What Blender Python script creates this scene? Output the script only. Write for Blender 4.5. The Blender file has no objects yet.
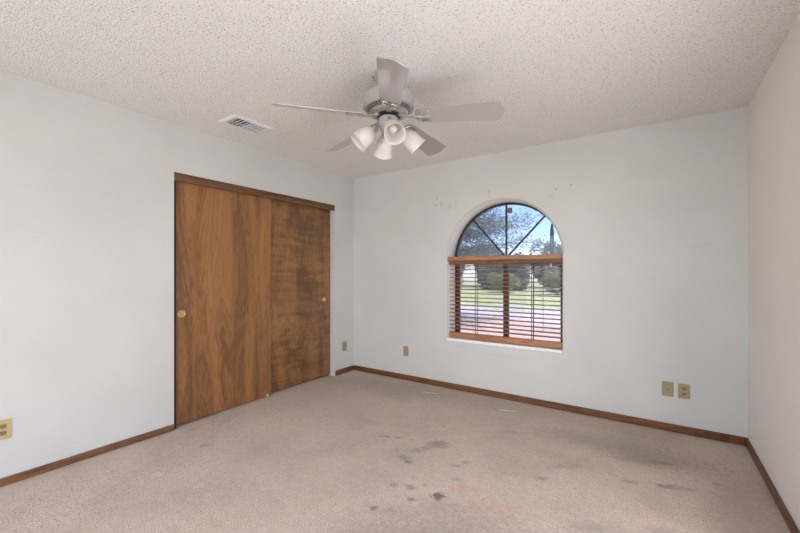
import bpy, bmesh, math, random
from mathutils import Vector, Matrix
random.seed(7)
PI = math.pi
SC = bpy.context.scene
COL = SC.collection
D2R = math.radians

# ------------------------------------------------------------------ camera
YAW = D2R(34.3)
cam_d = bpy.data.cameras.new('camera')
cam = bpy.data.objects.new('camera', cam_d); COL.objects.link(cam)
cam.location = (0, 0, 1.25)
cam.rotation_euler = (PI/2, 0, YAW)
cam_d.sensor_width = 36.0
cam_d.lens = 375/800*36
cam_d.shift_y = 5.5/800
cam_d.clip_start = 0.02
SC.camera = cam

# ------------------------------------------------------------------ world, sun, exposure
SC.view_settings.view_transform = 'Standard'
SC.view_settings.look = 'None'
SC.view_settings.gamma = 1.0
SC.view_settings.use_curve_mapping = False
SC.view_settings.exposure = 0.0

SUN_DIR = Vector((-0.30, -0.29, -0.85)).normalized()     # the way the light travels
world = bpy.data.worlds.new('sky'); SC.world = world
world.use_nodes = True
wn = world.node_tree.nodes; wl = world.node_tree.links
wn.clear()
sky = wn.new('ShaderNodeTexSky'); sky.sky_type = 'NISHITA'
sky.sun_disc = False
sky.sun_elevation = math.asin(-SUN_DIR.z)
sky.sun_rotation = math.atan2(-SUN_DIR.x, -SUN_DIR.y)
sky.air_density = 1.0; sky.dust_density = 0.3; sky.ozone_density = 5.0
bg = wn.new('ShaderNodeBackground'); bg.inputs['Strength'].default_value = 0.23
wo = wn.new('ShaderNodeOutputWorld')
tint = wn.new('ShaderNodeMix'); tint.data_type = 'RGBA'; tint.blend_type = 'MULTIPLY'
tint.inputs[0].default_value = 1.0; tint.inputs[7].default_value = (0.90, 0.90, 1.15, 1)
wl.new(sky.outputs[0], tint.inputs[6]); wl.new(tint.outputs[2], bg.inputs[0]); wl.new(bg.outputs[0], wo.inputs[0])

sun_d = bpy.data.lights.new('sun', 'SUN'); sun_d.energy = 5.6; sun_d.angle = D2R(0.53)
sun_d.color = (1.0, 0.95, 0.88)
sun = bpy.data.objects.new('sun', sun_d); COL.objects.link(sun)
sun.rotation_euler = SUN_DIR.to_track_quat('-Z', 'Y').to_euler()
sun.location = (3, 8, 9)

# added lamp as assumed daylight, outside an assumed right-wall opening beside the camera
ld = bpy.data.lights.new('assumed_daylight', 'AREA'); ld.shape = 'RECTANGLE'
ld.size = 2.0; ld.size_y = 1.5; ld.energy = 66.0; ld.color = (1.0, 0.99, 0.965)
lo = bpy.data.objects.new('assumed_daylight', ld); COL.objects.link(lo)
lo.location = (0.546+0.30, 0.85, 0.92)
lo.rotation_euler = Vector((-1, 0, 0)).to_track_quat('-Z', 'Z').to_euler()

# added fill lamps, no known source, outside an added opening behind the camera
rd = bpy.data.lights.new('rear_fill', 'AREA'); rd.shape = 'RECTANGLE'
rd.size = 3.6; rd.size_y = 2.2; rd.energy = 112.0; rd.color = (1.0, 0.985, 0.955)
ro = bpy.data.objects.new('rear_fill', rd); COL.objects.link(ro)
ro.location = (-1.35, -3.1, 2.2)
ro.rotation_euler = Vector((0, 1, -0.45)).to_track_quat('-Z', 'Y').to_euler()
pd = bpy.data.lights.new('ceiling_fill', 'AREA'); pd.shape = 'RECTANGLE'  # added lamp aimed upward to brighten the ceiling
pd.size = 3.4; pd.size_y = 1.6; pd.energy = 92.0; pd.color = (1.0, 0.97, 0.94)
po_ = bpy.data.objects.new('ceiling_fill', pd); COL.objects.link(po_)
po_.location = (-1.35, -3.0, 0.1)
po_.rotation_euler = Vector((0, 1, 0.42)).to_track_quat('-Z', 'Y').to_euler()

# room measures
XL, XR, YB, YR, H = -3.19, 0.546, 3.63, -1.30, 2.44

# ------------------------------------------------------------------ materials
def srgb(r, g, b):
    def c(v):
        v /= 255.0
        return v/12.92 if v <= 0.04045 else ((v+0.055)/1.055)**2.4
    return (c(r), c(g), c(b), 1.0)

def new_mat(name):
    m = bpy.data.materials.new(name); m.use_nodes = True
    nt = m.node_tree
    return m, nt, nt.nodes['Principled BSDF']

def node(nt, t, **kw):
    n = nt.nodes.new(t)
    for k, v in kw.items():
        if k in n.inputs: n.inputs[k].default_value = v
        else: setattr(n, k, v)
    return n

def ramp(nt, fac, stops):
    r = nt.nodes.new('ShaderNodeValToRGB')
    while len(r.color_ramp.elements) < len(stops): r.color_ramp.elements.new(0.5)
    for e, (p, c) in zip(r.color_ramp.elements, stops): e.position = p; e.color = c
    nt.links.new(fac, r.inputs[0]); return r.outputs[0]

def mapping(nt, scale=(1, 1, 1), rot=(0, 0, 0), coord='Object', loc=(0, 0, 0)):
    tc = nt.nodes.new('ShaderNodeTexCoord'); mp = nt.nodes.new('ShaderNodeMapping')
    mp.inputs['Scale'].default_value = scale; mp.inputs['Rotation'].default_value = rot
    mp.inputs['Location'].default_value = loc
    nt.links.new(tc.outputs[coord], mp.inputs[0]); return mp.outputs[0]

def mix(nt, fac, a, b, blend='MIX'):
    n = nt.nodes.new('ShaderNodeMix'); n.data_type = 'RGBA'; n.blend_type = blend
    for s, v in ((n.inputs[0], fac), (n.inputs[6], a), (n.inputs[7], b)):
        if hasattr(v, 'links'): nt.links.new(v, s)
        else: s.default_value = v
    return n.outputs[2]

def math_n(nt, op, a, b=None, c=None, clamp=False):
    n = nt.nodes.new('ShaderNodeMath'); n.operation = op; n.use_clamp = clamp
    for i, v in enumerate((a, b, c)):
        if v is None: continue
        if hasattr(v, 'links'): nt.links.new(v, n.inputs[i])
        else: n.inputs[i].default_value = v
    return n.outputs[0]

def bump(nt, bs, h, strength, dist):
    b = nt.nodes.new('ShaderNodeBump'); b.inputs['Strength'].default_value = strength
    b.inputs['Distance'].default_value = dist
    nt.links.new(h, b.inputs['Height']); nt.links.new(b.outputs[0], bs.inputs['Normal'])

def simple(name, col, rough=0.5, metal=0.0, var=0.06, scale=30, coat=0.0, spec=0.5):
    m, nt, bs = new_mat(name)
    v = mapping(nt)
    nz = node(nt, 'ShaderNodeTexNoise', Scale=scale, Detail=3.0); nt.links.new(v, nz.inputs[0])
    d = tuple(c*(1-var) for c in col[:3])+(1,); u = tuple(min(1, c*(1+var)) for c in col[:3])+(1,)
    nt.links.new(ramp(nt, nz.outputs[0], [(0.3, d), (0.7, u)]), bs.inputs['Base Color'])
    bs.inputs['Roughness'].default_value = rough; bs.inputs['Metallic'].default_value = metal
    bs.inputs['Coat Weight'].default_value = coat
    bs.inputs['Specular IOR Level'].default_value = spec
    return m

def wall_mat(name, c1, c2, horiz, bstr=0.22):
    m, nt, bs = new_mat(name)
    v = mapping(nt, horiz)
    n1 = node(nt, 'ShaderNodeTexNoise', Scale=9.0, Detail=6.0, Roughness=0.6, Distortion=0.6); nt.links.new(v, n1.inputs[0])
    v2 = mapping(nt, (1, 1, 1))
    n2 = node(nt, 'ShaderNodeTexNoise', Scale=1.6, Detail=3.0); nt.links.new(v2, n2.inputs[0])
    nt.links.new(ramp(nt, n2.outputs[0], [(0.35, c1), (0.65, c2)]), bs.inputs['Base Color'])
    bs.inputs['Roughness'].default_value = 0.62
    bs.inputs['Specular IOR Level'].default_value = 0.35
    bump(nt, bs, n1.outputs[0], bstr, 0.012)
    return m

M = {}
M['wall_side'] = wall_mat('troweled_white_paint', (0.595, 0.60, 0.585, 1), (0.635, 0.64, 0.625, 1), (1, 1.0, 4.5))

# back wall: same paint with a few grey scuffs of their own shape
def spots(nt, base, lst, coord, axes=('X', 'Y'), wob=0.5, wscale=14.0):
    tc = nt.nodes.new('ShaderNodeTexCoord')
    nz = node(nt, 'ShaderNodeTexNoise', Scale=wscale, Detail=5.0, Roughness=0.65)
    nt.links.new(tc.outputs[coord], nz.inputs[0])
    sp = nt.nodes.new('ShaderNodeSeparateXYZ'); nt.links.new(tc.outputs[coord], sp.inputs[0])
    nzv = math_n(nt, 'SUBTRACT', nz.outputs[0], 0.5)
    col = base
    for (cx, cy, rx, ry, ang, c, strength, soft) in lst:
        dx = math_n(nt, 'SUBTRACT', sp.outputs[axes[0]], cx); dy = math_n(nt, 'SUBTRACT', sp.outputs[axes[1]], cy)
        ca, sa = math.cos(ang), math.sin(ang)
        u = math_n(nt, 'ADD', math_n(nt, 'MULTIPLY', dx, ca/rx), math_n(nt, 'MULTIPLY', dy, sa/rx))
        w = math_n(nt, 'ADD', math_n(nt, 'MULTIPLY', dx, -sa/ry), math_n(nt, 'MULTIPLY', dy, ca/ry))
        r = math_n(nt, 'SQRT', math_n(nt, 'ADD', math_n(nt, 'MULTIPLY', u, u), math_n(nt, 'MULTIPLY', w, w)))
        r = math_n(nt, 'MULTIPLY_ADD', nzv, wob*4, r)
        mr = nt.nodes.new('ShaderNodeMapRange'); mr.interpolation_type = 'SMOOTHSTEP'
        mr.inputs['From Min'].default_value = 1+soft; mr.inputs['From Max'].default_value = max(0.05, 1-soft)
        mr.inputs['To Min'].default_value = 0; mr.inputs['To Max'].default_value = strength
        nt.links.new(r, mr.inputs['Value'])
        col = mix(nt, mr.outputs[0], col, c)
    return col

def back_wall_mat():
    m = wall_mat('troweled_white_paint_scuffed', (0.595, 0.60, 0.585, 1), (0.635, 0.64, 0.625, 1), (1.0, 1, 4.5))
    nt = m.node_tree; bs = nt.nodes['Principled BSDF']
    base = bs.inputs['Base Color'].links[0].from_socket
    g = (0.42, 0.40, 0.37, 1)
    lst = [(-1.93, 1.99, .018, .035, .2, g, .35, .8), (-1.83, 1.95, .02, .045, -.3, g, .28, .8), (-1.76, 1.97, .015, .05, -.3, g, .22, .8),
           (-.80, 1.95, .02, .03, .3, g, .25, .8), (-1.72, .47, .06, .012, .1, g, .25, .8), (-1.2, .42, .2, .015, 0, g, .12, .8),
           (0.25, 1.45, .15, .01, .1, g, .10, .9)]
    nt.links.new(spots(nt, base, lst, 'Object', ('X', 'Z'), .25, 30), bs.inputs['Base Color'])
    return m
M['wall_back'] = back_wall_mat()

M['wall_bounce_lit'] = wall_mat('troweled_white_paint_bounce_lit', (0.85, 0.81, 0.775, 1), (0.89, 0.85, 0.815, 1), (1, 1.0, 4.5), 0.4)  # warm bounced light on the right wall put into its lighter colour
def ceiling_mat():
    m, nt, bs = new_mat('popcorn_ceiling')
    v = mapping(nt)
    n1 = node(nt, 'ShaderNodeTexNoise', Scale=120.0, Detail=3.0, Roughness=0.6); nt.links.new(v, n1.inputs[0])
    vo = node(nt, 'ShaderNodeTexVoronoi', Scale=120.0); nt.links.new(v, vo.inputs[0])
    nt.links.new(ramp(nt, n1.outputs[0], [(0.31, (0.38, 0.365, 0.35, 1)), (0.42, (0.88, 0.86, 0.845, 1)), (0.65, (0.93, 0.915, 0.90, 1))]), bs.inputs['Base Color'])  # dark specks put the shade of the popcorn pits into the colour
    h = math_n(nt, 'SUBTRACT', math_n(nt, 'MULTIPLY', n1.outputs[0], 1.4), math_n(nt, 'MULTIPLY', vo.outputs[0], 0.6))
    bs.inputs['Roughness'].default_value = 0.95; bs.inputs['Specular IOR Level'].default_value = 0.1
    bump(nt, bs, h, 0.8, 0.010)
    return m
M['ceiling'] = ceiling_mat()

def carpet_mat():
    m, nt, bs = new_mat('worn_beige_carpet')
    v = mapping(nt)
    n1 = node(nt, 'ShaderNodeTexNoise', Scale=130.0, Detail=3.0, Roughness=0.7); nt.links.new(v, n1.inputs[0])
    n2 = node(nt, 'ShaderNodeTexNoise', Scale=1.7, Detail=5.0, Roughness=0.62, Distortion=0.4); nt.links.new(v, n2.inputs[0])
    n3 = node(nt, 'ShaderNodeTexNoise', Scale=22.0, Detail=4.0, Roughness=0.7); nt.links.new(v, n3.inputs[0])
    base = ramp(nt, n2.outputs[0], [(0.33, (0.56, 0.455, 0.375, 1)), (0.5, (0.655, 0.535, 0.445, 1)), (0.68, (0.70, 0.575, 0.485, 1))])
    pile = ramp(nt, n1.outputs[0], [(0.25, (0.40, 0.38, 0.36, 1)), (0.5, (1, 1, 1, 1)), (0.75, (1.32, 1.32, 1.32, 1))])
    c = mix(nt, 1.0, base, pile, 'MULTIPLY')
    pl3 = ramp(nt, n3.outputs[0], [(0.3, (0.86, 0.85, 0.84, 1)), (0.6, (1, 1, 1, 1))])
    c = mix(nt, 1.0, c, pl3, 'MULTIPLY')
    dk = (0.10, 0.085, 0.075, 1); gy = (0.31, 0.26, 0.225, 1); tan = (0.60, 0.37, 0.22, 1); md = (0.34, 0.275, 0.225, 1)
    S = [(-1.308, 2.407, .075, .055, 0.4, gy, .75, .5), (-1.345, 2.30, .05, .03, 1.0, gy, .6, .6), (-1.39, 2.23, .05, .03, .9, gy, .6, .6),
         (-1.40, 2.10, .04, .035, .3, gy, .65, .6), (-1.347, 2.068, .028, .02, .4, dk, .55, .5), (-1.50, 2.16, .02, .02, 0, gy, .5, .6), (-1.45, 2.12, .10, .05, .3, gy, .3, .8),
         (-1.70, 2.29, .045, .012, .5, dk, .55, .6), (-1.61, 2.33, .03, .012, .4, dk, .5, .6), (-1.5, 2.36, .03, .012, .3, gy, .4, .6),
         (-1.004, 1.848, .034, .032, 0, dk, .8, .35), (-1.181, 1.834, .028, .024, 0, gy, .7, .5), (-1.27, 1.80, .03, .025, 0, gy, .55, .5), (-1.11, 1.74, .018, .018, 0, dk, .6, .5), (-1.12, 1.9, .018, .015, 0, gy, .5, .5),
         (-1.235, 1.56, .02, .02, 0, dk, .6, .5), (-1.15, 1.60, .03, .02, 0, gy, .45, .6), (-1.07, 2.20, .04, .02, .5, gy, .5, .6), (-1.03, 2.28, .03, .02, .5, gy, .5, .6), (-0.99, 2.06, .03, .02, .5, gy, .45, .6),
         (-0.905, 1.995, .085, .045, .5, tan, .42, .6), (-0.72, 1.915, .13, .05, .45, tan, .36, .7), (-.95, 1.78, .08, .06, .4, gy, .35, .8),
         (-.34, 3.10, .38, .13, .12, md, .62, .9), (.02, 3.03, .24, .11, .2, md, .66, .9), (-.10, 2.93, .12, .035, .2, gy, .4, .7), (.03, 2.99, .06, .02, .3, dk, .35, .6), (-.12, 2.62, .05, .02, .3, gy, .6, .6), (.10, 2.70, .10, .025, .4, gy, .55, .7), (.04, 2.68, .05, .02, .3, dk, .35, .6), (.30, 2.88, .025, .012, .3, dk, .55, .5),
         (-.45, 2.62, .10, .04, .6, gy, .35, .8), (-.57, 2.36, .03, .02, .6, dk, .45, .5), (-.25, 2.05, .12, .04, .6, gy, .5, .8), (.02, 2.2, .06, .03, .6, gy, .45, .7),
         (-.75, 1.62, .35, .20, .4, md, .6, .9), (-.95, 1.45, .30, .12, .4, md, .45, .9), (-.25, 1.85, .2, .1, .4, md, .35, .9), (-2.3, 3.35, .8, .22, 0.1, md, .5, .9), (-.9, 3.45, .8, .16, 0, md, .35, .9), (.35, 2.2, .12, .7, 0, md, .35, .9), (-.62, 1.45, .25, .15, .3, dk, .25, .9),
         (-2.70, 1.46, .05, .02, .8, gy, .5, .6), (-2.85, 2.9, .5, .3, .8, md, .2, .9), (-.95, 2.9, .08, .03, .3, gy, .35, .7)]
    c = spots(nt, c, S, 'Object', ('X', 'Y'), .75, 34)
    nt.links.new(c, bs.inputs['Base Color'])
    bs.inputs['Roughness'].default_value = 1.0; bs.inputs['Specular IOR Level'].default_value = 0.05
    bs.inputs['Sheen Weight'].default_value = 0.15; bs.inputs['Sheen Roughness'].default_value = 0.6
    h = math_n(nt, 'ADD', n1.outputs[0], math_n(nt, 'MULTIPLY', n3.outputs[0], 0.6))
    bump(nt, bs, h, 0.7, 0.012)
    return m
M['carpet'] = carpet_mat()

def wood_mat(name, dark, mid, light, scale, rough=0.4, spec=0.5, figure=0.0, coat=0.0, ringw=0.28, grain=28.0):
    """scale stretches the grain along one axis"""
    m, nt, bs = new_mat(name)
    v = mapping(nt, scale)
    n0 = node(nt, 'ShaderNodeTexNoise', Scale=1.5, Detail=4.0, Roughness=0.5, Distortion=1.0); nt.links.new(v, n0.inputs[0])
    n1 = node(nt, 'ShaderNodeTexNoise', Scale=grain, Detail=6.0, Roughness=0.7); nt.links.new(v, n1.inputs[0])
    rings = math_n(nt, 'FRACT', math_n(nt, 'MULTIPLY', n0.outputs[0], 9.0))
    rings = math_n(nt, 'ABSOLUTE', math_n(nt, 'SUBTRACT', rings, 0.5))
    f = math_n(nt, 'ADD', math_n(nt, 'MULTIPLY_ADD', n0.outputs[0], 0.55, 0.09), math_n(nt, 'MULTIPLY', rings, ringw))
    f = math_n(nt, 'ADD', f, math_n(nt, 'MULTIPLY', math_n(nt, 'SUBTRACT', n1.outputs[0], 0.5), 0.5))
    if figure:
        v2 = mapping(nt, (1, 1.2, 6.5), rot=(D2R(-14), 0, 0))
        n2 = node(nt, 'ShaderNodeTexNoise', Scale=2.6, Detail=2.0, Distortion=1.0); nt.links.new(v2, n2.inputs[0])
        f = math_n(nt, 'ADD', f, math_n(nt, 'MULTIPLY', math_n(nt, 'SUBTRACT', n2.outputs[0], 0.5), figure))
    nt.links.new(ramp(nt, f, [(0.28, dark), (0.47, mid), (0.72, light)]), bs.inputs['Base Color'])
    bs.inputs['Roughness'].default_value = rough; bs.inputs['Specular IOR Level'].default_value = spec
    bs.inputs['Coat Weight'].default_value = coat; bs.inputs['Coat Roughness'].default_value = 0.3
    bump(nt, bs, n1.outputs[0], 0.08, 0.004)
    return m

WD, WM, WLt = srgb(106, 70, 39), srgb(152, 106, 63), srgb(178, 129, 80)
M['door_a'] = wood_mat('varnished_birch_front', WD, WM, WLt, (1, 4.2, 0.45), 0.38, 0.5, 0.0, 0.25, .20)
M['door_b'] = wood_mat('varnished_birch_rippled', srgb(98, 67, 38), srgb(142, 101, 60), srgb(172, 128, 80), (1, 3.0, 0.6), 0.38, 0.5, 0.42, 0.25, .16)
M['wood_trim_left'] = wood_mat('stained_trim_left', srgb(84, 54, 32), srgb(128, 87, 55), srgb(152, 108, 72), (6, 0.6, 6), 0.45, 0.5)
M['wood_trim'] = wood_mat('dark_stained_trim_y', srgb(72, 45, 26), srgb(112, 75, 46), srgb(136, 95, 62), (6, 0.6, 6), 0.45, 0.5)
M['wood_trim_x'] = wood_mat('dark_stained_trim_x', srgb(72, 42, 20), srgb(115, 73, 40), srgb(140, 94, 54), (0.6, 6, 6), 0.45, 0.5)
M['strip_dark'] = wood_mat('dark_strip', srgb(34, 20, 12), srgb(50, 32, 20), srgb(64, 42, 27), (6, 6, 0.6), 0.5, 0.4)
M['blind'] = wood_mat('blind_wood', srgb(142, 92, 58), srgb(176, 122, 82), srgb(196, 142, 100), (0.6, 8, 8), 0.42, 0.5)
M['white_jamb'] = simple('white_jamb_paint', (0.62, 0.61, 0.64, 1), 0.5)
M['reveal'] = simple('window_reveal_daylit', (0.88, 0.875, 0.87, 1), 0.6)  # daylight on the reveal and sill put into this lighter colour
M['fan_white'] = simple('fan_white_enamel', (0.40, 0.385, 0.38, 1), 0.30, 0, 0.02, coat=0.3)
M['fan_silver'] = simple('fan_pewter_finish', (0.46, 0.45, 0.44, 1), 0.30, 0.75, 0.05)
M['fan_dark'] = simple('fan_dark_core', (0.03, 0.03, 0.03, 1), 0.6)
M['blade'] = simple('fan_blade_white', (0.36, 0.335, 0.33, 1), 0.22, 0, 0.03, 6, coat=1.0)
M['brass'] = simple('worn_brass', (0.88, 0.72, 0.38, 1), 0.25, 0.85, 0.1)
M['brass_dark'] = simple('brass_shadow_cup', (0.60, 0.45, 0.20, 1), 0.35, 0.9, 0.1)
M['almond'] = simple('almond_plastic', srgb(190, 170, 122), 0.4, 0, 0.03)
M['almond2'] = simple('almond_plastic_socket', srgb(146, 124, 86), 0.35, 0, 0.03)
M['tanplate'] = simple('tan_plastic', srgb(158, 143, 110), 0.4, 0, 0.03)
M['black'] = simple('black_slot', (0.015, 0.014, 0.013, 1), 0.5)
M['screw'] = simple('dull_steel', (0.35, 0.32, 0.28, 1), 0.35, 0.9)
M['vent_white'] = simple('vent_white_enamel', (0.80, 0.80, 0.80, 1), 0.35)
M['vent_grey'] = simple('vent_louver_grey', (0.62, 0.64, 0.68, 1), 0.45)
M['duct'] = simple('duct_dark', (0.10, 0.105, 0.115, 1), 0.7)
M['bronze'] = simple('bronze_aluminium', (0.028, 0.024, 0.022, 1), 0.45, 0.3)
M['mullion_brown'] = simple('brown_aluminium', (0.07, 0.045, 0.035, 1), 0.5, 0.1)
M['cord'] = simple('brown_cord', (0.10, 0.055, 0.035, 1), 0.8)
M['ivory'] = simple('ivory_plastic', (0.72, 0.68, 0.60, 1), 0.4)
M['sticker'] = simple('brown_sticker', srgb(120, 92, 80), 0.7, 0, 0.25, 200)
M['stucco'] = simple('tan_stucco', (0.46, 0.38, 0.31, 1), 0.9, 0, 0.1, 60)
M['post'] = simple('dark_steel_post', (0.07, 0.08, 0.10, 1), 0.5, 0.3)
M['bark'] = simple('grey_bark', (0.24, 0.21, 0.19, 1), 0.9, 0, 0.3, 40)
M['sun_fleck'] = simple('sun_fleck_white', (0.8, 0.78, 0.72, 1), 0.8)

def shade_glass():
    m, nt, bs = new_mat('frosted_white_glass')
    v = mapping(nt)
    nz = node(nt, 'ShaderNodeTexNoise', Scale=25.0, Detail=2.0); nt.links.new(v, nz.inputs[0])
    nt.links.new(ramp(nt, nz.outputs[0], [(0.3, (0.86, 0.84, 0.83, 1)), (0.7, (0.92, 0.90, 0.89, 1))]), bs.inputs['Base Color'])
    bs.inputs['Roughness'].default_value = 0.25
    tr = nt.nodes.new('ShaderNodeBsdfTranslucent'); tr.inputs[0].default_value = (0.92, 0.90, 0.88, 1)
    mx = nt.nodes.new('ShaderNodeMixShader'); mx.inputs[0].default_value = 0.45
    out = nt.nodes['Material Output']
    nt.links.new(bs.outputs[0], mx.inputs[1]); nt.links.new(tr.outputs[0], mx.inputs[2]); nt.links.new(mx.outputs[0], out.inputs[0])
    return m
M['shade'] = shade_glass()
M['bulb'] = simple('frosted_bulb', (0.66, 0.58, 0.50, 1), 0.3)

def pane_mat():
    m, nt, bs = new_mat('window_glass')
    nt.nodes.remove(bs)
    tr = nt.nodes.new('ShaderNodeBsdfTransparent'); tr.inputs[0].default_value = (0.93, 0.95, 0.97, 1)
    gl = nt.nodes.new('ShaderNodeBsdfGlossy'); gl.inputs['Roughness'].default_value = 0.02
    fr = nt.nodes.new('ShaderNodeFresnel'); fr.inputs[0].default_value = 1.45
    mx = nt.nodes.new('ShaderNodeMixShader')
    nt.links.new(fr.outputs[0], mx.inputs[0]); nt.links.new(tr.outputs[0], mx.inputs[1]); nt.links.new(gl.outputs[0], mx.inputs[2])
    du = nt.nodes.new('ShaderNodeBsdfTranslucent'); du.inputs[0].default_value = (0.85, 0.88, 0.95, 1)
    nz = node(nt, 'ShaderNodeTexNoise', Scale=5.0, Detail=5.0)
    mr = math_n(nt, 'MULTIPLY_ADD', nz.outputs[0], 0.06, 0.015)
    m2 = nt.nodes.new('ShaderNodeMixShader'); nt.links.new(mr, m2.inputs[0])
    nt.links.new(mx.outputs[0], m2.inputs[1]); nt.links.new(du.outputs[0], m2.inputs[2])
    nt.links.new(m2.outputs[0], nt.nodes['Material Output'].inputs[0])
    return m
M['glass'] = pane_mat()

def ground_mat():
    m, nt, bs = new_mat('yard_ground')
    v = mapping(nt)
    n1 = node(nt, 'ShaderNodeTexNoise', Scale=0.5, Detail=6.0, Roughness=0.65); nt.links.new(v, n1.inputs[0])
    n2 = node(nt, 'ShaderNodeTexNoise', Scale=9.0, Detail=5.0, Roughness=0.7); nt.links.new(v, n2.inputs[0])
    sp = nt.nodes.new('ShaderNodeSeparateXYZ'); nt.links.new(v, sp.inputs[0])
    y = math_n(nt, 'ADD', sp.outputs['Y'], math_n(nt, 'MULTIPLY', math_n(nt, 'SUBTRACT', n1.outputs[0], 0.5), 20.0))
    yy = math_n(nt, 'DIVIDE', y, 50.0)
    c = ramp(nt, yy, [(0.10, srgb(216, 180, 160)), (0.20, srgb(205, 178, 165)), (0.22, srgb(196, 190, 196)), (0.28, srgb(196, 190, 198)), (0.31, srgb(168, 178, 122)), (0.62, srgb(170, 180, 126)), (0.70, srgb(170, 176, 130))])
    p = ramp(nt, n2.outputs[0], [(0.30, (0.62, 0.60, 0.58, 1)), (0.55, (1, 1, 1, 1))])
    nt.links.new(mix(nt, 1.0, c, p, 'MULTIPLY'), bs.inputs['Base Color'])
    bs.inputs['Roughness'].default_value = 0.95
    return m
M['ground'] = ground_mat()

def leaf_mat(name, a, b):
    m, nt, bs = new_mat(name)
    v = mapping(nt)
    nz = node(nt, 'ShaderNodeTexNoise', Scale=6.0, Detail=3.0); nt.links.new(v, nz.inputs[0])
    nt.links.new(ramp(nt, nz.outputs[0], [(0.3, a), (0.7, b)]), bs.inputs['Base Color'])
    bs.inputs['Roughness'].default_value = 0.7
    tr = nt.nodes.new('ShaderNodeBsdfTranslucent'); tr.inputs[0].default_value = b
    mx = nt.nodes.new('ShaderNodeMixShader'); mx.inputs[0].default_value = 0.3
    nt.links.new(bs.outputs[0], mx.inputs[1]); nt.links.new(tr.outputs[0], mx.inputs[2])
    nt.links.new(mx.outputs[0], nt.nodes['Material Output'].inputs[0])
    return m
M['leaf'] = leaf_mat('grey_green_leaves', (0.15, 0.20, 0.18, 1), (0.27, 0.34, 0.30, 1))
M['leaf2'] = leaf_mat('hedge_leaves', (0.13, 0.20, 0.15, 1), (0.22, 0.31, 0.23, 1))
M['leaf3'] = leaf_mat('bright_shrub_leaves', (0.22, 0.32, 0.11, 1), (0.36, 0.46, 0.18, 1))

# ------------------------------------------------------------------ mesh helpers
def box(bm, x0, x1, y0, y1, z0, z1):
    vs = [bm.verts.new((x, y, z)) for z in (z0, z1) for y in (y0, y1) for x in (x0, x1)]
    for f in ((0, 2, 3, 1), (4, 5, 7, 6), (0, 1, 5, 4), (2, 6, 7, 3), (0, 4, 6, 2), (1, 3, 7, 5)):
        bm.faces.new([vs[i] for i in f])
    return vs

def xform(verts, mat):
    for v in verts: v.co = mat @ v.co

def lathe(bm, prof, n=32, mat=None, cap=False):
    rings = []
    for r, z in prof:
        if r < 1e-6: rings.append([bm.verts.new((0, 0, z))])
        else: rings.append([bm.verts.new((r*math.cos(2*PI*i/n), r*math.sin(2*PI*i/n), z)) for i in range(n)])
    for a, b in zip(rings, rings[1:]):
        for i in range(n):
            j = (i+1) % n
            if len(a) == 1 and len(b) == 1: continue
            if len(a) == 1: bm.faces.new((a[0], b[j], b[i]))
            elif len(b) == 1: bm.faces.new((a[i], a[j], b[0]))
            else: bm.faces.new((a[i], a[j], b[j], b[i]))
    if mat is not None:
        for r in rings: xform(r, mat)

def tube(bm, pts, rad, n=8, closed=False):
    pts = [Vector(p) for p in pts]
    rings = []
    m = len(pts)
    for k, p in enumerate(pts):
        if closed: t = pts[(k+1) % m]-pts[k-1]
        else: t = pts[min(k+1, m-1)]-pts[max(k-1, 0)]
        t.normalize()
        up = Vector((0, 0, 1)) if abs(t.z) < 0.9 else Vector((1, 0, 0))
        a = t.cross(up).normalized(); b = t.cross(a).normalized()
        r = rad[k] if isinstance(rad, (list, tuple)) else rad
        rings.append([bm.verts.new(p+(a*math.cos(2*PI*i/n)+b*math.sin(2*PI*i/n))*r) for i in range(n)])
    seq = list(zip(rings, rings[1:]))
    if closed: seq.append((rings[-1], rings[0]))
    for a, b in seq:
        for i in range(n):
            j = (i+1) % n
            bm.faces.new((a[i], a[j], b[j], b[i]))
    if not closed:
        bm.faces.new(rings[0]); bm.faces.new(rings[-1][::-1])

def prism(bm, outline, z0, z1, mat=None):
    lo_ = [bm.verts.new((x, y, z0)) for x, y in outline]; hi = [bm.verts.new((x, y, z1)) for x, y in outline]
    bm.faces.new(lo_[::-1]); bm.faces.new(hi)
    n = len(outline)
    for i in range(n):
        j = (i+1) % n
        bm.faces.new((lo_[i], lo_[j], hi[j], hi[i]))
    if mat is not None: xform(lo_+hi, mat)

def obj(name, bm, mat, parent=None, smooth=False, bevel=0.0, seg=2):
    bmesh.ops.recalc_face_normals(bm, faces=bm.faces)
    me = bpy.data.meshes.new(name); bm.to_mesh(me); bm.free()
    o = bpy.data.objects.new(name, me); COL.objects.link(o)
    me.materials.append(mat)
    if smooth:
        for p in me.polygons: p.use_smooth = True
        md = o.modifiers.new('edges', 'EDGE_SPLIT'); md.split_angle = D2R(40)
    if bevel:
        md = o.modifiers.new('bevel', 'BEVEL'); md.width = bevel; md.segments = seg; md.limit_method = 'ANGLE'
        md.angle_limit = D2R(40)
    if parent is not None: o.parent = parent
    return o

def empty(name, loc, rz=0.0):
    o = bpy.data.objects.new(name, None); COL.objects.link(o)
    o.location = loc; o.rotation_euler = (0, 0, rz); o.empty_display_size = 0.1
    return o

def tag(o, label, cat, group=None):
    o['label'] = label; o['category'] = cat
    if group: o['group'] = group
    return o

def struct(o, label=None, cat=None):
    o['kind'] = 'structure'
    if label: o['label'] = label
    if cat: o['category'] = cat
    return o

def copy_tree(o, parent=None):
    c = o.copy(); COL.objects.link(c)
    if parent is not None: c.parent = parent
    for ch in list(o.children): copy_tree(ch, c)
    return c

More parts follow.
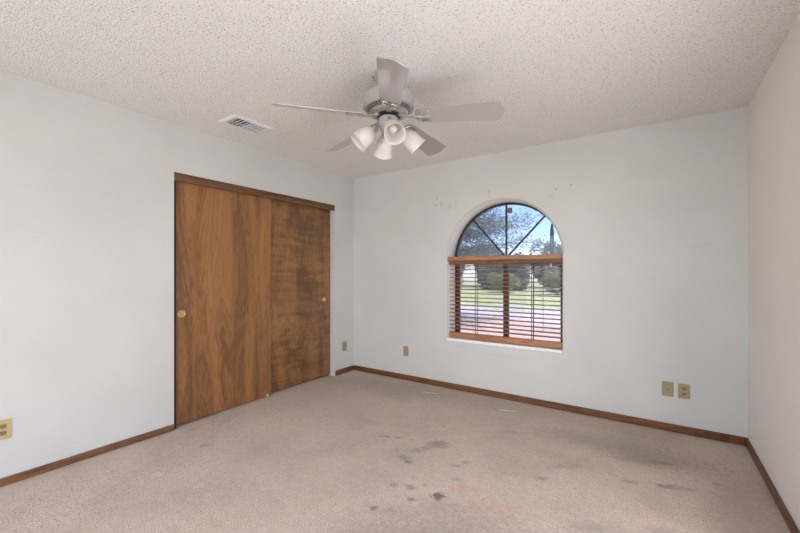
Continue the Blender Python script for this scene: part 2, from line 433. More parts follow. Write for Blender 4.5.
# ------------------------------------------------------------------ the shell
T = 0.26
def sstep(a, b, v):
    t = max(0.0, min(1.0, (v-a)/(b-a))); return t*t*(3-2*t)
bm = bmesh.new(); bmesh.ops.create_grid(bm, x_segments=60, y_segments=60, size=0.5)
for v in bm.verts:
    v.co.x = XL-0.80+(v.co.x+.5)*(XR+T-XL+.80); v.co.y = YR-T+(v.co.y+.5)*(YB-YR+2*T)
    v.co.z = -0.015*sstep(-2.3, -3.0, v.co.x)*sstep(2.3, 1.6, v.co.y)
for f in bm.faces: f.smooth = True
box(bm, XL-0.80, XR+T, YR-T, YB+T, -0.14, -0.03)
struct(obj('floor', bm, M['carpet']), 'worn beige wall-to-wall carpet with dark stains', 'floor')
bm = bmesh.new(); box(bm, XL-0.80, XR+T, YR-T, YB+T, H, H+0.15)
struct(obj('ceiling', bm, M['ceiling']), 'white popcorn textured ceiling', 'ceiling')
bm = bmesh.new(); box(bm, XL-1.0, XR+T+0.3, YB+T, YB+T+0.30, H+0.02, H+0.15)  # unseen eave, assumed to keep the sun off the upper window
struct(obj('trim_9', bm, M['stucco']), 'assumed tan roof eave above the arched window outside', 'eave')

# right wall with an assumed, unglazed opening for the daylight lamp, out of the picture
OY0, OY1, OZ0, OZ1 = -0.15, 1.85, 0.15, 1.70
bm = bmesh.new()
box(bm, XR, XR+T, YR-T, OY0, 0, H); box(bm, XR, XR+T, OY1, YB+T, 0, H)
box(bm, XR, XR+T, OY0, OY1, OZ1, H); box(bm, XR, XR+T, OY0, OY1, 0, OZ0)
struct(obj('wall_right', bm, M['wall_bounce_lit']), 'white troweled wall at the right with an assumed opening, warm bounced light in its colour', 'wall')
OX0, OX1, OZ = -2.75, 0.05, 2.1  # opening added so the fill lamps outside can light the room
bm = bmesh.new()
box(bm, XL, OX0, YR-T, YR, 0, H); box(bm, OX1, XR, YR-T, YR, 0, H); box(bm, OX0, OX1, YR-T, YR, OZ, H)
struct(obj('wall_rear', bm, M['wall_side']), 'white wall behind the camera with an added opening', 'wall')

# left wall with the closet opening
CY0, CY1, CZ = 1.462, 3.280, 2.052
TL = 0.13
bm = bmesh.new()
box(bm, XL-TL, XL, YR-T, CY0, -0.028, H); box(bm, XL-TL, XL, CY1, YB+T, 0, H); box(bm, XL-TL, XL, CY0, CY1, CZ, H)
struct(obj('wall_left', bm, M['wall_side']), 'white troweled wall with the closet opening', 'wall')
bm = bmesh.new()
box(bm, XL-0.80, XL-0.75, 1.20, YB+T, 0, H); box(bm, XL-0.75, XL-TL, 1.20, 1.25, 0, H); box(bm, XL-0.75, XL-TL, YB+0.1, YB+T, 0, H)
struct(obj('wall_closet', bm, M['wall_side']), 'white inside walls of the closet', 'wall')
# painted side return of the closet opening
bm = bmesh.new(); box(bm, XL-TL, XL-0.001, CY1-0.006, CY1, 0, 1.985)
struct(obj('trim_6', bm, M['white_jamb']), 'white painted return beside the right closet door', 'trim')
bm = bmesh.new(); box(bm, XL-TL, XL-0.003, CY0, CY0+0.019, -0.028, 1.985)  # narrow dark strip at the left edge of the closet opening
struct(obj('trim_7', bm, M['strip_dark']), 'dark narrow strip left of the closet doors', 'trim')

# back wall with the arched opening
WX0, WX1, WZ0, WR = -1.862, -0.700, 0.517, 0.581
WCX, WSP = (WX0+WX1)/2, 1.385
NA = 40
def outline(o):
    pts = [(WX1+o, WZ0-o), (WX1+o, WSP)]
    for i in range(1, NA): 
        a = PI*i/NA
        pts.append((WCX+(WR+o)*math.cos(a), WSP+(WR+o)*math.sin(a)))
    pts += [(WX0-o, WSP), (WX0-o, WZ0-o)]
    return pts
def back_wall():
    bm = bmesh.new()
    e = 0.016
    X0, X1 = XL, XR
    prof = [(e, 0.0), (e*0.62, e*0.08), (e*0.29, e*0.29), (e*0.08, e*0.62), (0, e), (0, T)]
    rings = [[bm.verts.new((x, YB+d, z)) for x, z in outline(o)] for o, d in prof]
    for a, b in zip(rings, rings[1:]):
        n = len(a)
        for i in range(n):
            j = (i+1) % n
            f = bm.faces.new((a[i], a[j], b[j], b[i])); f.smooth = True
            if b is rings[-1]: f.material_index = 1
    for ring, y, flip in ((rings[0], YB, 1), (rings[-1], YB+T, -1)):
        xa = ring[-1].co.x; xb = ring[0].co.x; zb = ring[0].co.z
        def q(pts): bm.faces.new([p if isinstance(p, bmesh.types.BMVert) else bm.verts.new((p[0], y, p[1])) for p in pts])
        q([(X0, 0), (xa, 0), (xa, H), (X0, H)]); q([(xb, 0), (X1, 0), (X1, H), (xb, H)])
        q([(xa, 0), (xb, 0), ring[0], ring[-1]])
        m = ring[1:-1]
        for a, b in zip(m, m[1:]): q([a, b, (b.co.x, H), (a.co.x, H)])
    me = bpy.data.meshes.new('wall_back'); bm.to_mesh(me); bm.free()
    o = bpy.data.objects.new('wall_back', me); COL.objects.link(o); me.materials.append(M['wall_back']); me.materials.append(M['reveal'])
    return o
struct(back_wall(), 'white troweled wall with the arched window', 'wall')

# baseboards
def bb(name, x0, x1, y0, y1, m, label, z0=0.0, z1=0.062):
    bm = bmesh.new(); box(bm, x0, x1, y0, y1, z0, z1)
    struct(obj(name, bm, m, bevel=0.005), label, 'baseboard')
bb('baseboard_back', XL+0.013, XR-0.013, YB-0.013, YB, M['wood_trim_x'], 'brown wooden baseboard below the arched window')
bb('baseboard_right', XR-0.013, XR, YR, YB, M['wood_trim'], 'brown wooden baseboard along the right wall')
bb('baseboard_left', XL, XL+0.013, YR, CY0-0.001, M['wood_trim_left'], 'brown wooden baseboard left of the closet', -0.015, 0.034)
bb('baseboard_corner', XL, XL+0.013, CY1+0.012, YB, M['wood_trim'], 'short brown baseboard right of the closet')

# ------------------------------------------------------------------ closet doors
bm = bmesh.new(); box(bm, XL-0.016, XL+0.006, CY0, CY1, 1.985, CZ)
struct(obj('trim_8', bm, M['wood_trim'], bevel=0.003), 'brown wooden header board across the closet top', 'trim')
bm = bmesh.new(); box(bm, XL-0.115, XL-0.018, CY0+0.024, CY1-0.006, 2.035, CZ)
struct(obj('trim_10', bm, M['screw']), 'metal sliding track behind the closet header', 'trim')

def finger_pull(parent, x, y, z, r):
    mt = Matrix.Translation((x, y, z)) @ Matrix.Rotation(PI/2, 4, 'Y')
    bm = bmesh.new()
    lathe(bm, [(r*0.72, -0.004), (r*0.74, 0.0005), (r*0.82, 0.0035), (r*0.95, 0.003), (r, 0.0005), (r, -0.003)], 28, mt)
    p = obj('finger_pull', bm, M['brass'], parent, smooth=True)
    bm = bmesh.new()
    lathe(bm, [(0, 0.0012), (r*0.25, 0.0014), (r*0.5, 0.0008), (r*0.76, 0.0004)], 28, mt)
    obj('pull_cup', bm, M['brass_dark'], p, smooth=True)

DT = 0.030
fa, fb = XL-0.022, XL-0.064       # front faces of the two doors
bm = bmesh.new(); box(bm, fa-DT, fa, CY0+0.021, 2.395, 0.006, 2.03)
d1 = struct(obj('door_1', bm, M['door_a'], bevel=0.002), 'front sliding closet door of plain brown birch veneer, left one', 'closet door')
finger_pull(d1, fa, 1.530, 0.906, 0.033)
bm = bmesh.new(); box(bm, fb-DT, fb, 2.33, CY1-0.007, 0.014, 2.03)
d2 = struct(obj('door_2', bm, M['door_b'], bevel=0.002), 'rear sliding closet door of rippled brown birch veneer, right one', 'closet door')
finger_pull(d2, fb, 3.168, 0.925, 0.028)
bm = bmesh.new(); box(bm, XL-0.018, XL-0.004, 2.335, 2.352, 0, 0.030); box(bm, XL-0.10, XL-0.004, 2.335, 2.352, 0, 0.009)
tag(obj('door_guide', bm, M['ivory']), 'small white plastic guide on the carpet under the closet door seam', 'door guide')

# ------------------------------------------------------------------ window
FY0, FY1 = YB+0.195, YB+0.235
def arc_strip(bm, r0, r1, y0, y1, cx, cz, a0=0.0, a1=PI, n=40):
    secs = []
    for i in range(n+1):
        a = a0+(a1-a0)*i/n
        c, s = math.cos(a), math.sin(a)
        secs.append([bm.verts.new((cx+r*c, y, cz+r*s)) for r, y in ((r0, y0), (r1, y0), (r1, y1), (r0, y1))])
    for a, b in zip(secs, secs[1:]):
        for i in range(4):
            j = (i+1) % 4
            bm.faces.new((a[i], a[j], b[j], b[i]))
    bm.faces.new(secs[0]); bm.faces.new(secs[-1][::-1])
win = struct(empty('window_1', (0, 0, 0)), 'arched window with dark frame in the back wall', 'window')
fw = 0.024
bm = bmesh.new()
box(bm, WX0+.001, WX0+fw, FY0, FY1, WZ0+.001, WSP); box(bm, WX1-fw, WX1-.001, FY0, FY1, WZ0+.001, WSP)
box(bm, WX0+fw, WX1-fw, FY0, FY1, WZ0+.001, WZ0+fw)
arc_strip(bm, WR-0.019, WR-0.001, FY0, FY1, WCX, WSP)
obj('window_frame', bm, M['bronze'], win)
MX = -1.283
bm = bmesh.new(); box(bm, WX0+fw, WX1-fw, FY0+.004, FY1-.004, WSP-0.03, WSP+0.012)
obj('transom_bar', bm, M['bronze'], win)
bm = bmesh.new(); box(bm, MX-0.026, MX+0.026, FY0-.004, FY1-.006, WZ0+fw, WSP-0.03)
obj('meeting_stile', bm, M['mullion_brown'], win)
bm = bmesh.new(); box(bm, WX0+fw, WX0+fw+0.030, FY0+.008, FY1-.008, WZ0+fw, WSP-0.03); box(bm, WX1-fw-0.03, WX1-fw, FY0+.008, FY1-.008, WZ0+fw, WSP-0.03)
obj('sash_stile', bm, M['mullion_brown'], win)
for ang in (46.5, 90.0, 131.0):
    bm = bmesh.new()
    hub = Vector((MX, (FY0+FY1)/2, WSP+0.012)); d = Vector((math.cos(D2R(ang)), 0, math.sin(D2R(ang))))
    # length to the arch
    oc = hub-Vector((WCX, hub.y, WSP)); b_ = oc.dot(d); L = -b_+math.sqrt(b_*b_-(oc.dot(oc)-(WR-0.02)**2))
    vs = box(bm, 0, L, -0.010, 0.010, -0.008, 0.008)
    xform(vs, Matrix.Translation(hub) @ Matrix.Rotation(-D2R(ang), 4, 'Y'))
    obj('muntin', bm, M['bronze'], win)
bm = bmesh.new()
yp = (FY0+FY1)/2
pts = [(WX1-fw*.5, WZ0+fw*.5), (WX1-fw*.5, WSP)]+[(WCX+(WR-.014)*math.cos(PI*i/32), WSP+(WR-.014)*math.sin(PI*i/32)) for i in range(1, 32)]+[(WX0+fw*.5, WSP), (WX0+fw*.5, WZ0+fw*.5)]
bm.faces.new([bm.verts.new((x, yp, z)) for x, z in pts])
obj('pane', bm, M['glass'], win)
bm = bmesh.new(); box(bm, MX+0.014, MX+0.062, yp-0.007, yp-0.002, 1.862, 1.915)
st = obj('sticker', bm, M['sticker'], win); st['label'] = 'small brown sticker on the glass near the arch top'
bm = bmesh.new(); box(bm, WX0+.001, WX1-.001, YB-0.004, FY0, WZ0-0.004, WZ0+0.024)
obj('window_sill', bm, M['reveal'], win, bevel=0.002)

# ------------------------------------------------------------------ blind
BX0, BX1 = WX0+0.012, WX1-0.006
bl = tag(empty('window_blind', (WCX, YB+0.05, WZ0)), 'brown wooden venetian blind, slats open, hung across the arched window', 'window blind')
ob = bl.location
def bbox(bm, x0, x1, y0, y1, z0, z1): return box(bm, x0-ob.x, x1-ob.x, y0-ob.y, y1-ob.y, z0-ob.z, z1-ob.z)
bm = bmesh.new(); bbox(bm, WX0+0.003, WX1-0.002, YB+0.004, YB+0.014, 1.373, 1.413)
obj('valance', bm, M['blind'], bl, bevel=0.003)
bm = bmesh.new(); bbox(bm, BX0+.004, BX1, YB+0.018, YB+0.070, 1.330, 1.382)
obj('headrail', bm, M['wood_trim_x'], bl, bevel=0.002)
NS = 17
ztop, zbot = 1.318, 0.642
for i in range(NS):
    z = ztop+(zbot-ztop)*i/(NS-1)
    bm = bmesh.new()
    rows = []
    for k in range(7):
        t = -1+2*k/6
        rows.append((YB+0.052+0.025*t-ob.y, z+0.0022*(1-t*t)-ob.z+0.0012*math.sin(i*2.1)))
    up = [[bm.verts.new((x, y, zz+0.0020+0.08*(y+ob.y-YB-.052))) for y, zz in rows] for x in (BX0-ob.x+random.uniform(0, .006), BX1-ob.x-random.uniform(0, .003))]
    dn = [[bm.verts.new((v.co.x, v.co.y, v.co.z-0.0040)) for v in r] for r in up]
    for k in range(6):
        bm.faces.new((up[0][k], up[0][k+1], up[1][k+1], up[1][k])); bm.faces.new((dn[0][k], dn[1][k], dn[1][k+1], dn[0][k+1]))
    for s in (0, 1): bm.faces.new(up[s]+dn[s][::-1])
    bm.faces.new((up[0][0], up[1][0], dn[1][0], dn[0][0])); bm.faces.new((up[0][6], up[1][6], dn[1][6], dn[0][6]))
    obj('slat', bm, M['blind'], bl)
bm = bmesh.new(); bbox(bm, BX0-.002, BX1, YB+0.034, YB+0.074, 0.547, 0.604)
obj('bottom_rail', bm, M['blind'], bl, bevel=0.005)
for cx in (-1.545, -0.975):
    bm = bmesh.new()
    for dy in (0.022, 0.082):
        tube(bm, [(cx-ob.x, YB+dy-ob.y, 1.34-ob.z), (cx-ob.x, YB+dy-ob.y, 0.60-ob.z)], 0.0036, 6)
    tube(bm, [(cx+.012-ob.x, YB+.052-ob.y, 1.34-ob.z), (cx+.012-ob.x, YB+.052-ob.y, 0.60-ob.z)], 0.0022, 6)
    obj('ladder_cord', bm, M['cord'], bl)
for cx, zb in ((-0.868, 0.70), (-0.800, 1.30)):
    bm = bmesh.new()
    tube(bm, [(cx-ob.x, YB+.018-ob.y, 1.362-ob.z), (cx-ob.x, YB+.018-ob.y, zb+.03-ob.z)], 0.0016, 6)
    pc = obj('pull_cord', bm, M['cord'], bl)
    bm = bmesh.new()
    lathe(bm, [(0, .032), (.003, .03), (.006, .012), (.0065, 0.002), (0, 0)], 12, Matrix.Translation((cx-ob.x, YB+.018-ob.y, zb-ob.z)))
    obj('cord_tassel', bm, M['ivory'], pc, smooth=True)

# ------------------------------------------------------------------ ceiling fan (local x = right, y = away from the lens, z from the ceiling)
fan = tag(empty('ceiling_fan', (-1.307, 1.796, H), YAW), 'white five-blade ceiling fan with four glass shades hanging from the ceiling', 'ceiling fan')
bm = bmesh.new(); lathe(bm, [(0, 0), (.068, 0), (.068, -.022), (.060, -.045), (.035, -.065), (.028, -.07), (.028, -.142), (0, -.142)], 36)
obj('canopy', bm, M['fan_white'], fan, smooth=True)
bm = bmesh.new(); lathe(bm, [(0, -.136), (.118, -.138), (.136, -.145), (.146, -.158), (.148, -.17), (.148, -.214), (.150, -.217), (.150, -.224), (.143, -.228), (.132, -.229)], 48)
hs = obj('motor_housing', bm, M['fan_white'], fan, smooth=True)
bm = bmesh.new(); lathe(bm, [(.132, -.229), (.120, -.232), (.080, -.250), (.0, -.251)], 40)
obj('motor_core', bm, M['fan_dark'], fan, smooth=True)
bm = bmesh.new()
for i in range(40):
    a = 2*PI*i/40
    vs = box(bm, 0, 0.072, -0.0045, 0.0045, -0.006, 0.0)
    xform(vs, Matrix.Rotation(a, 4, 'Z') @ Matrix.Translation((.143, 0, -.226)) @ Matrix.Rotation(PI-D2R(25), 4, 'Y') )
obj('vent_grille', bm, M['fan_silver'], hs)
bm = bmesh.new(); lathe(bm, [(.112, -.242), (.116, -.248), (.106, -.260), (.084, -.268), (.076, -.266), (.078, -.250)], 40)
obj('lower_ring', bm, M['fan_silver'], hs, smooth=True)
bm = bmesh.new(); lathe(bm, [(0, -.250), (.070, -.250), (.070, -.266), (.045, -.270), (0, -.270)], 32)
obj('flywheel', bm, M['fan_dark'], fan, smooth=True)
bm = bmesh.new(); lathe(bm, [(0, -.266), (.030, -.266), (.034, -.276), (.054, -.279), (.058, -.285), (.058, -.330), (.052, -.345), (.034, -.362), (.020, -.366), (.012, -.378), (0, -.38)], 36)
sw = obj('switch_housing', bm, M['fan_white'], fan, smooth=True)
bm = bmesh.new()
lathe(bm, [(0, .003), (.010, .0025), (.012, 0)], 20, Matrix.Translation((.006, -.0575, -.300)) @ Matrix.Rotation(PI/2, 4, 'X') @ Matrix.Scale(.7, 4, (0, 1, 0)))
obj('badge', bm, M['screw'], sw, smooth=True)
bm = bmesh.new()
for k in range(26):
    lathe(bm, [(0, .0016), (.0016, 0), (0, -.0016)], 6, Matrix.Translation((-.040, -.046, -.345-k*.0032)))
lathe(bm, [(0, 0), (.004, -.004), (.005, -.014), (0, -.018)], 10, Matrix.Translation((-.040, -.046, -.345-.083)))
obj('pull_chain', bm, M['fan_silver'], fan, smooth=True)

BANG = [-86.6+72*i for i in range(5)]
BZ = -.272
half = [(.165, .030), (.172, .042), (.185, .054), (.22, .058), (.40, .064), (.622, .0735), (.630, .0725), (.637, .064), (.660, .012), (.6625, .004)]
BOUT = half+[(x, -y) for x, y in half[::-1]]
blade0 = None
def build_blade(a):
    R_ = Matrix.Rotation(D2R(a), 4, 'Z'); tilt = Matrix.Translation((0, 0, BZ)) @ Matrix.Rotation(D2R(2.8), 4, 'Y') @ Matrix.Rotation(-D2R(18), 4, 'X')
    bm = bmesh.new(); prism(bm, BOUT, -.003, .003, tilt)
    b = obj('blade', bm, M['blade'], fan, bevel=0.0018)
    b.rotation_euler = (0, 0, D2R(a))
    bm = bmesh.new()
    # arm from the flywheel out to the blade root
    sec = [(.058, .016, -.268), (.095, .012, -.278), (.130, .010, -.288), (.160, .016, -.290), (.185, .020, -.289)]
    rr = []
    for x, w, z in sec: rr.append([bm.verts.new(p) for p in ((x, -w, z), (x, w, z), (x, w, z+.006), (x, -w, z+.006))])
    for p, q in zip(rr, rr[1:]):
        for i in range(4): bm.faces.new((p[i], p[(i+1) % 4], q[(i+1) % 4], q[i]))
    bm.faces.new(rr[0]); bm.faces.new(rr[-1])
    n0 = len(bm.verts)
    bm.verts.ensure_lookup_table()
    def scroll(cx, cy, r, a0, a1, r2=None):
        r2 = r if r2 is None else r2
        return [(cx+(r+(r2-r)*i/14)*math.cos(a0+(a1-a0)*i/14), cy+(r+(r2-r)*i/14)*math.sin(a0+(a1-a0)*i/14), -.008) for i in range(15)]
    for s in (1, -1):
        tube(bm, [(x, s*y, z) for x, y, z in scroll(.205, .024, .024, PI*1.1, -PI*.35, .020)], .0042, 6)
        tube(bm, [(x, s*y, z) for x, y, z in scroll(.192, .030, .018, 0, PI*1.6, .006)], .0036, 6)
        tube(bm, [(.165, s*.010, -.008), (.180, s*.040, -.008), (.205, s*.050, -.008), (.235, s*.046, -.008), (.248, s*.036, -.008)], .0042, 6)
    tube(bm, [(.160, 0, -.008), (.20, 0, -.009), (.245, 0, -.008)], [.008, .006, .003], 6)
    for (x, y) in ((.215, 0), (.205, .038), (.205, -.038)):
        lathe(bm, [(0, -.012), (.005, -.011), (.006, -.006)], 10, Matrix.Translation((x, y, 0)))
    bm.verts.ensure_lookup_table()
    xform(bm.verts[n0:], tilt)
    obj('blade_iron', bm, M['fan_silver'], b, smooth=True)
    return b
blade0 = build_blade(BANG[0])
for a in BANG[1:]:
    c = copy_tree(blade0, fan); c.rotation_euler = (0, 0, D2R(a))

def build_lamp(a):
    ax = Matrix.Translation((.066, 0, -.330)) @ Matrix.Rotation(PI-D2R(47), 4, 'Y')    # local +z points out and down
    bm = bmesh.new(); tube(bm, [(.046, 0, -.328), (.055, 0, -.322), (.066, 0, -.325), (.078, 0, -.341)], .009, 10)
    arm = obj('lamp_arm', bm, M['fan_silver'], fan, smooth=True)
    arm.rotation_euler = (0, 0, D2R(a))
    bm = bmesh.new(); lathe(bm, [(0, .010), (.016, .010), (.023, .016), (.026, .026), (.027, .046), (.0245, .046), (.0235, .030), (0, .030)], 24, ax)
    obj('socket_cup', bm, M['fan_silver'], arm, smooth=True)
    bm = bmesh.new()
    po = [(.024, .040), (.030, .046), (.041, .060), (.049, .080), (.053, .105), (.0545, .130), (.057, .150), (.060, .158)]
    pi = [(r-.0028, z+.0006) for r, z in po][::-1]
    lathe(bm, po+[(.0605, .160)]+pi, 32, ax)
    obj('glass_shade', bm, M['shade'], arm, smooth=True)
    bm = bmesh.new(); lathe(bm, [(.012, .030), (.0125, .050), (.020, .066), (.0245, .082), (.023, .096), (.014, .107), (0, .110)], 20, ax)
    obj('bulb', bm, M['bulb'], arm, smooth=True)
    bm = bmesh.new(); lathe(bm, [(.0165, .030), (.0165, .056), (.0128, .056)], 20, ax)
    obj('lamp_holder', bm, M['cord'], arm, smooth=True)
    return arm
lamp0 = build_lamp(-77)
for a in (13, 103, 193):
    c = copy_tree(lamp0, fan); c.rotation_euler = (0, 0, D2R(a))

# little hook in the ceiling beside the fan
hk = bmesh.new()
tube(hk, [(0, 0, 0), (0, 0, -.018), (.006, 0, -.026), (.013, 0, -.024), (.015, 0, -.016)], .0022, 6)
lathe(hk, [(0, 0), (.008, 0), (.006, -.003), (0, -.004)], 10)
h = obj('ceiling_hook', hk, M['screw'], smooth=True); h.location = (-1.426, 1.798, H)
tag(h, 'tiny dark hook screwed in the ceiling beside the fan', 'hook')

# ------------------------------------------------------------------ ceiling vent
VX0, VX1, VY0, VY1 = -2.846, -2.614, 1.632, 1.982
vt = tag(empty('air_vent', ((VX0+VX1)/2, (VY0+VY1)/2, H)), 'white louvered air vent in the ceiling above the closet', 'air vent')
hx, hy = (VX1-VX0)/2, (VY1-VY0)/2
bw = .034
bm = bmesh.new()
zo = [(-hx, -hy), (hx, -hy), (hx, hy), (-hx, hy)]
def rect(dx, z): return [bm.verts.new((x-math.copysign(dx, x), y-math.copysign(dx, y), z)) for x, y in zo]
r0 = rect(0, 0); r1 = rect(.003, -.006); r2 = rect(bw-.008, -.011); r3 = rect(bw, -.010); r4 = rect(bw, 0)
for a, b in ((r0, r1), (r1, r2), (r2, r3), (r3, r4)):
    for i in range(4): bm.faces.new((a[i], a[(i+1) % 4], b[(i+1) % 4], b[i]))
obj('vent_frame', bm, M['vent_white'], vt)
bm = bmesh.new(); box(bm, -hx+bw, hx-bw, -hy+bw, hy-bw, -.002, -.0005)
obj('duct_opening', bm, M['duct'], vt)
for i in range(9):
    y = -hy+bw+.015+i*(2*(hy-bw)-.030)/8
    bm = bmesh.new(); vs = box(bm, -hx+bw, hx-bw, -.010, .010, -.0007, .0007)
    xform(vs, Matrix.Translation((0, y, -.0085)) @ Matrix.Rotation(D2R(12 if i < 4 else -9), 4, 'X'))
    obj('louver', bm, M['vent_grey'], vt)
bm = bmesh.new(); box(bm, -.002, .002, -hy+bw, hy-bw, -.0165, -.0145)
obj('center_rib', bm, M['vent_white'], vt)

# ------------------------------------------------------------------ wall plates
def plate(name, loc, rz, kind, m, label, cat, group=None, w=.070, hgt=.115):
    t = tag(empty(name, loc, rz), label, cat, group)       # local -y points into the room
    bm = bmesh.new(); box(bm, -w/2, w/2, -.006, 0, -hgt/2, hgt/2)
    obj('cover_plate', bm, m, t, bevel=.0025)
    def screw(z):
        bm = bmesh.new(); lathe(bm, [(0, .0015), (.003, .001), (.0035, 0)], 12, Matrix.Translation((0, -.006, z)) @ Matrix.Rotation(PI/2, 4, 'X'))
        obj('screw', bm, M['screw'], t)
    if kind == 'duplex':
        for s in (1, -1):
            bm = bmesh.new()
            o_ = []
            for i in range(24):
                a = 2*PI*i/24
                o_.append((.0165*math.cos(a), max(-.0125, min(.0125, .0165*math.sin(a)))))
            prism(bm, o_, 0, .0025, Matrix.Translation((0, -.006, s*.0195)) @ Matrix.Rotation(PI/2, 4, 'X'))
            f = obj('socket_face', bm, M['almond2'], t)
            bm = bmesh.new()
            box(bm, -.0080, -.0046, -.0090, -.0084, s*.0195-.001, s*.0195+.0085); box(bm, .0046, .0080, -.0090, -.0084, s*.0195, s*.0195+.0075)
            lathe(bm, [(0, .0005), (.003, .0005), (.003, 0)], 10, Matrix.Translation((0, -.0085, s*.0195-.0065)) @ Matrix.Rotation(PI/2, 4, 'X'))
            obj('slots', bm, M['black'], f)
        screw(0)
    elif kind == 'coax':
        bm = bmesh.new(); lathe(bm, [(.010, 0), (.0105, .003), (.007, .003), (.007, .004), (.0048, .004), (.0048, .010), (.003, .010), (.003, .004)], 12, Matrix.Translation((0, -.006, 0)) @ Matrix.Rotation(PI/2, 4, 'X'))
        jk = obj('cable_jack', bm, M['almond'], t)
        bm = bmesh.new(); lathe(bm, [(0, .0115), (.006, .0112), (.0062, .006)], 10, Matrix.Translation((0, -.006, 0)) @ Matrix.Rotation(PI/2, 4, 'X'))
        obj('jack_hole', bm, M['black'], jk)
        screw(.042); screw(-.042)
    elif kind == 'blank':
        screw(.042); screw(-.042)
plate('wall_outlet', (XL, .508, .318), PI/2, 'duplex', M['almond'], 'yellowish duplex outlet on the left wall, cut by the left picture edge', 'wall outlet')
plate('cable_outlet', (XL, 3.452, .330), PI/2, 'coax', M['tanplate'], 'tan cable jack plate between the closet and the room corner', 'cable outlet', w=.075)
plate('blank_plate', (-2.392, YB, .334), 0, 'blank', M['tanplate'], 'plain tan wall plate left of the window near the corner', 'wall plate')
plate('cable_outlet', (.077, YB, .330), 0, 'coax', M['tanplate'], 'tan cable jack plate, left one of the pair right of the window', 'cable outlet', w=.076)
plate('wall_outlet', (.180, YB, .329), 0, 'duplex', M['tanplate'], 'tan duplex outlet, right one of the pair near the right corner', 'wall outlet', w=.074)

# ------------------------------------------------------------------ nails left in the back wall
nb = bmesh.new()
NM = Matrix.Rotation(PI/2, 4, 'X')
lathe(nb, [(0, .012), (.0055, .0115), (.0055, .010), (.002, .0098), (.002, 0)], 10, NM)
nail0 = obj('nail', nb, M['black'], smooth=True)
NL = [(-1.978, 2.056, 'dark nail in the wall up left of the arch, upper of two'), (-1.991, 1.986, 'dark nail in the wall up left of the arch, lower of two'),
      (-1.39, 2.057, 'dark nail in the wall just above the arched window top'), (-.748, 2.001, 'dark nail right above the arch, lower one of two'),
      (-.622, 2.029, 'dark nail right above the arch, farther and higher one')]
for i, (x, z, lab) in enumerate(NL):
    o = nail0 if i == 0 else nail0.copy()
    if i: COL.objects.link(o)
    o.location = (x, YB, z); tag(o, lab, 'nail', 'nails above the window')

bm = bmesh.new()  # pale flakes built in place of sun glints on the carpet
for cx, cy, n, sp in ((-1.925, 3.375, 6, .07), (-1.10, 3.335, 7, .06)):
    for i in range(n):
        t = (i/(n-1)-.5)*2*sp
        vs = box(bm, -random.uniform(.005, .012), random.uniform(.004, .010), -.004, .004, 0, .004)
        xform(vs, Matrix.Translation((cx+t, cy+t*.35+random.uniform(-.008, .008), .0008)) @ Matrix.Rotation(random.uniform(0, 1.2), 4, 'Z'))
lt = obj('sun_fleck', bm, M['sun_fleck']); lt['kind'] = 'stuff'
tag(lt, 'pale sun glints built as flakes on the carpet in front of the window wall', 'sun_fleck')

# ------------------------------------------------------------------ outdoors
GZ = -0.14
bm = bmesh.new(); box(bm, -45, 35, YB+T, 60, GZ-.1, GZ)
g = obj('ground', bm, M['ground']); struct(g, 'pinkish gravel yard with a pale drive and grass outside', 'ground')

def leaves(n, pos_fn, size, flat=0.6):
    bm = bmesh.new()
    for i in range(n):
        p = pos_fn()
        s = size*random.uniform(.6, 1.3)
        q = Matrix.Translation(p) @ Matrix.Rotation(random.uniform(0, 2*PI), 4, 'Z') @ Matrix.Rotation(random.gauss(0, flat), 4, 'X') @ Matrix.Rotation(random.gauss(0, flat), 4, 'Y')
        vs = [bm.verts.new(q @ Vector(v)) for v in ((-s, 0, 0), (0, -s*.35, s*.1), (s, 0, 0), (0, s*.35, s*.1))]
        bm.faces.new(vs)
    return bm

def tree(loc, hgt, spread, n, leaf, mat, label, group=None, trunk=.12, low=.25, name='leafy_tree'):
    t = tag(empty(name, loc), label, 'tree', group)
    bm = bmesh.new()
    tips = []
    tube(bm, [(0, 0, 0), (.05, .03, hgt*.25), (.0, .05, hgt*.5), (.06, .0, hgt*.8)], [trunk, trunk*.8, trunk*.5, trunk*.2], 8)
    for i in range(26):
        z0 = hgt*random.uniform(low, .75); a = random.uniform(0, 2*PI); L = spread*random.uniform(.6, 1.05)*(1.1-.5*(z0/hgt))
        pts = []
        for k in range(6):
            u = k/5
            pts.append(Vector((math.cos(a+.3*u)*L*u, math.sin(a+.3*u)*L*u, z0+L*(.45*u-.25*u*u)+random.uniform(-.04, .04))))
        tube(bm, pts, [trunk*.32*(1-.85*k/5) for k in range(6)], 5)
        for k in range(2, 6):
            tips.append(pts[k])
            for _ in range(2):
                b = random.uniform(0, 2*PI); l2 = spread*.3
                q = pts[k]+Vector((math.cos(b)*l2, math.sin(b)*l2, random.uniform(-.05, .12)*spread))
                tube(bm, [pts[k], (pts[k]+q)/2+Vector((0, 0, .03)), q], [trunk*.10, trunk*.07, trunk*.03], 4)
                tips += [q, (pts[k]+q)/2]
    obj('trunk', bm, M['bark'], t)
    def pf():
        p = random.choice(tips)
        return p+Vector((random.gauss(0, spread*.10), random.gauss(0, spread*.10), random.gauss(0, spread*.045)))
    obj('foliage', leaves(n, pf, leaf, .5), mat, t)
    return t

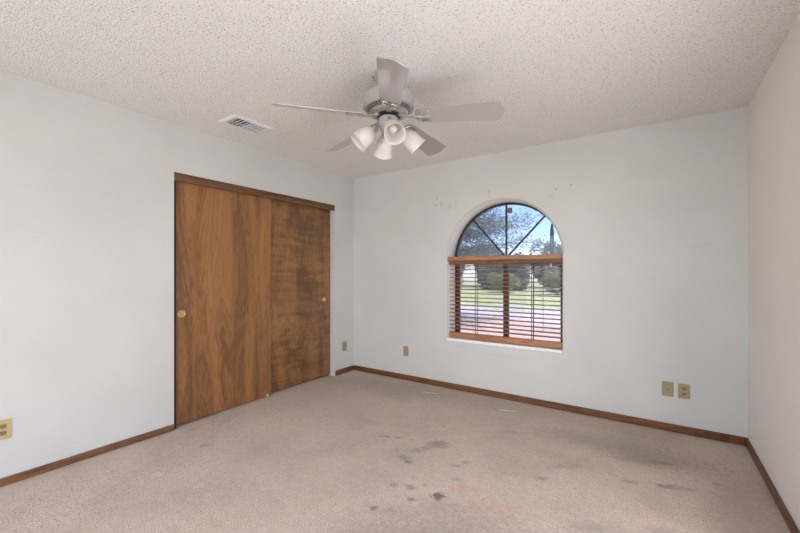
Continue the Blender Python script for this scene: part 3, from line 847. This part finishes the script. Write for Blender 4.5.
def shrub(name, loc, rx, ry, hz_, n, leaf, mat, label, group=None):
    t = tag(empty(name, loc), label, 'shrub', group)
    bm = bmesh.new()
    for i in range(7):
        a = random.uniform(0, 2*PI)
        tube(bm, [(0.03*math.cos(a), .03*math.sin(a), 0), (rx*.3*math.cos(a), ry*.3*math.sin(a), hz_*.4), (rx*.5*math.cos(a), ry*.5*math.sin(a), hz_*.8)], [.05, .035, .012], 5)
    obj('stem', bm, M['bark'], t)
    lumps = [(random.uniform(-.6, .6)*rx, random.uniform(-.6, .6)*ry, random.uniform(.3, .7)*hz_, random.uniform(.25, .45)) for _ in range(9)]
    def pf():
        cx, cy, cz, r = random.choice(lumps)
        v = Vector((random.gauss(0, 1), random.gauss(0, 1), random.gauss(0, 1))).normalized()*random.uniform(.75, 1.0)
        return Vector((cx+v.x*r*rx, cy+v.y*r*ry, max(.03, cz+v.z*r*hz_)))
    obj('foliage', leaves(n, pf, leaf, .9), mat, t)
    return t

tree((-5.08, 10.5, GZ), 5.2, 2.15, 26000, .046, M['leaf'], 'feathery grey-green tree outside the window, left of the arch centre', trunk=.06, low=.2)
tree((-11.2, 17.5, GZ), 6.5, 3.8, 14000, .085, M['leaf'], 'taller grey-green tree farther off behind the left half of the window', trunk=.2, low=.2)
HX = [(-4.4, 29.5, 3.3), (-7.0, 33.5, 3.9), (-9.8, 29.5, 3.0), (-12.6, 33.5, 4.0), (-15.4, 29.5, 3.6), (-18.8, 33.5, 4.8)]
HLAB = ['rightmost dark green shrub of the far hedge row', 'dark green shrub second from the right in the far hedge row', 'dark green shrub third from the right in the far hedge row',
        'dark green shrub third from the left in the far hedge row', 'dark green shrub second from the left in the far hedge row', 'leftmost dark green shrub of the far hedge row']
for (x, y, hh), lab in zip(HX, HLAB):
    shrub('hedge_shrub', (x, y, GZ), 2.35, 1.5, hh, 4600, .17, M['leaf2'], lab, 'far hedge shrubs')
LX = [(-5.0, 24.6, 1.35), (-8.6, 25.2, 1.4), (-12.4, 24.6, 1.35)]
LLAB = ['bright green low shrub by the grass, rightmost of three', 'bright green low shrub by the grass, middle of three', 'bright green low shrub by the grass, leftmost of three']
for (x, y, hh), lab in zip(LX, LLAB):
    shrub('low_shrub', (x, y, GZ), 1.7, 1.0, hh, 2400, .10, M['leaf3'], lab, 'low bright shrubs')
bm = bmesh.new(); lathe(bm, [(0, 0), (.17, 0), (.16, 3.4), (.13, 4.2), (.07, 4.65), (0, 4.8)], 14)
p = obj('yard_pole', bm, M['post'], smooth=True); p.location = (-5.90, 27.2, GZ)
tag(p, 'slim dark pointed pole far out in the yard, at the right side of the arch', 'pole')
hg = tag(empty('hanging_ornament', (-1.87, 4.15, H+.02)), 'small dark tapered ornament on a wire outside the left side of the arch', 'ornament')
bm = bmesh.new(); tube(bm, [(0, 0, 0), (0, 0, -.66)], .0015, 5)
obj('wire', bm, M['post'], hg)
bm = bmesh.new(); lathe(bm, [(0, -.65), (.016, -.66), (.019, -.69), (.013, -.78), (.004, -.86), (0, -.88)], 10)
obj('pendant', bm, M['post'], hg, smooth=True)
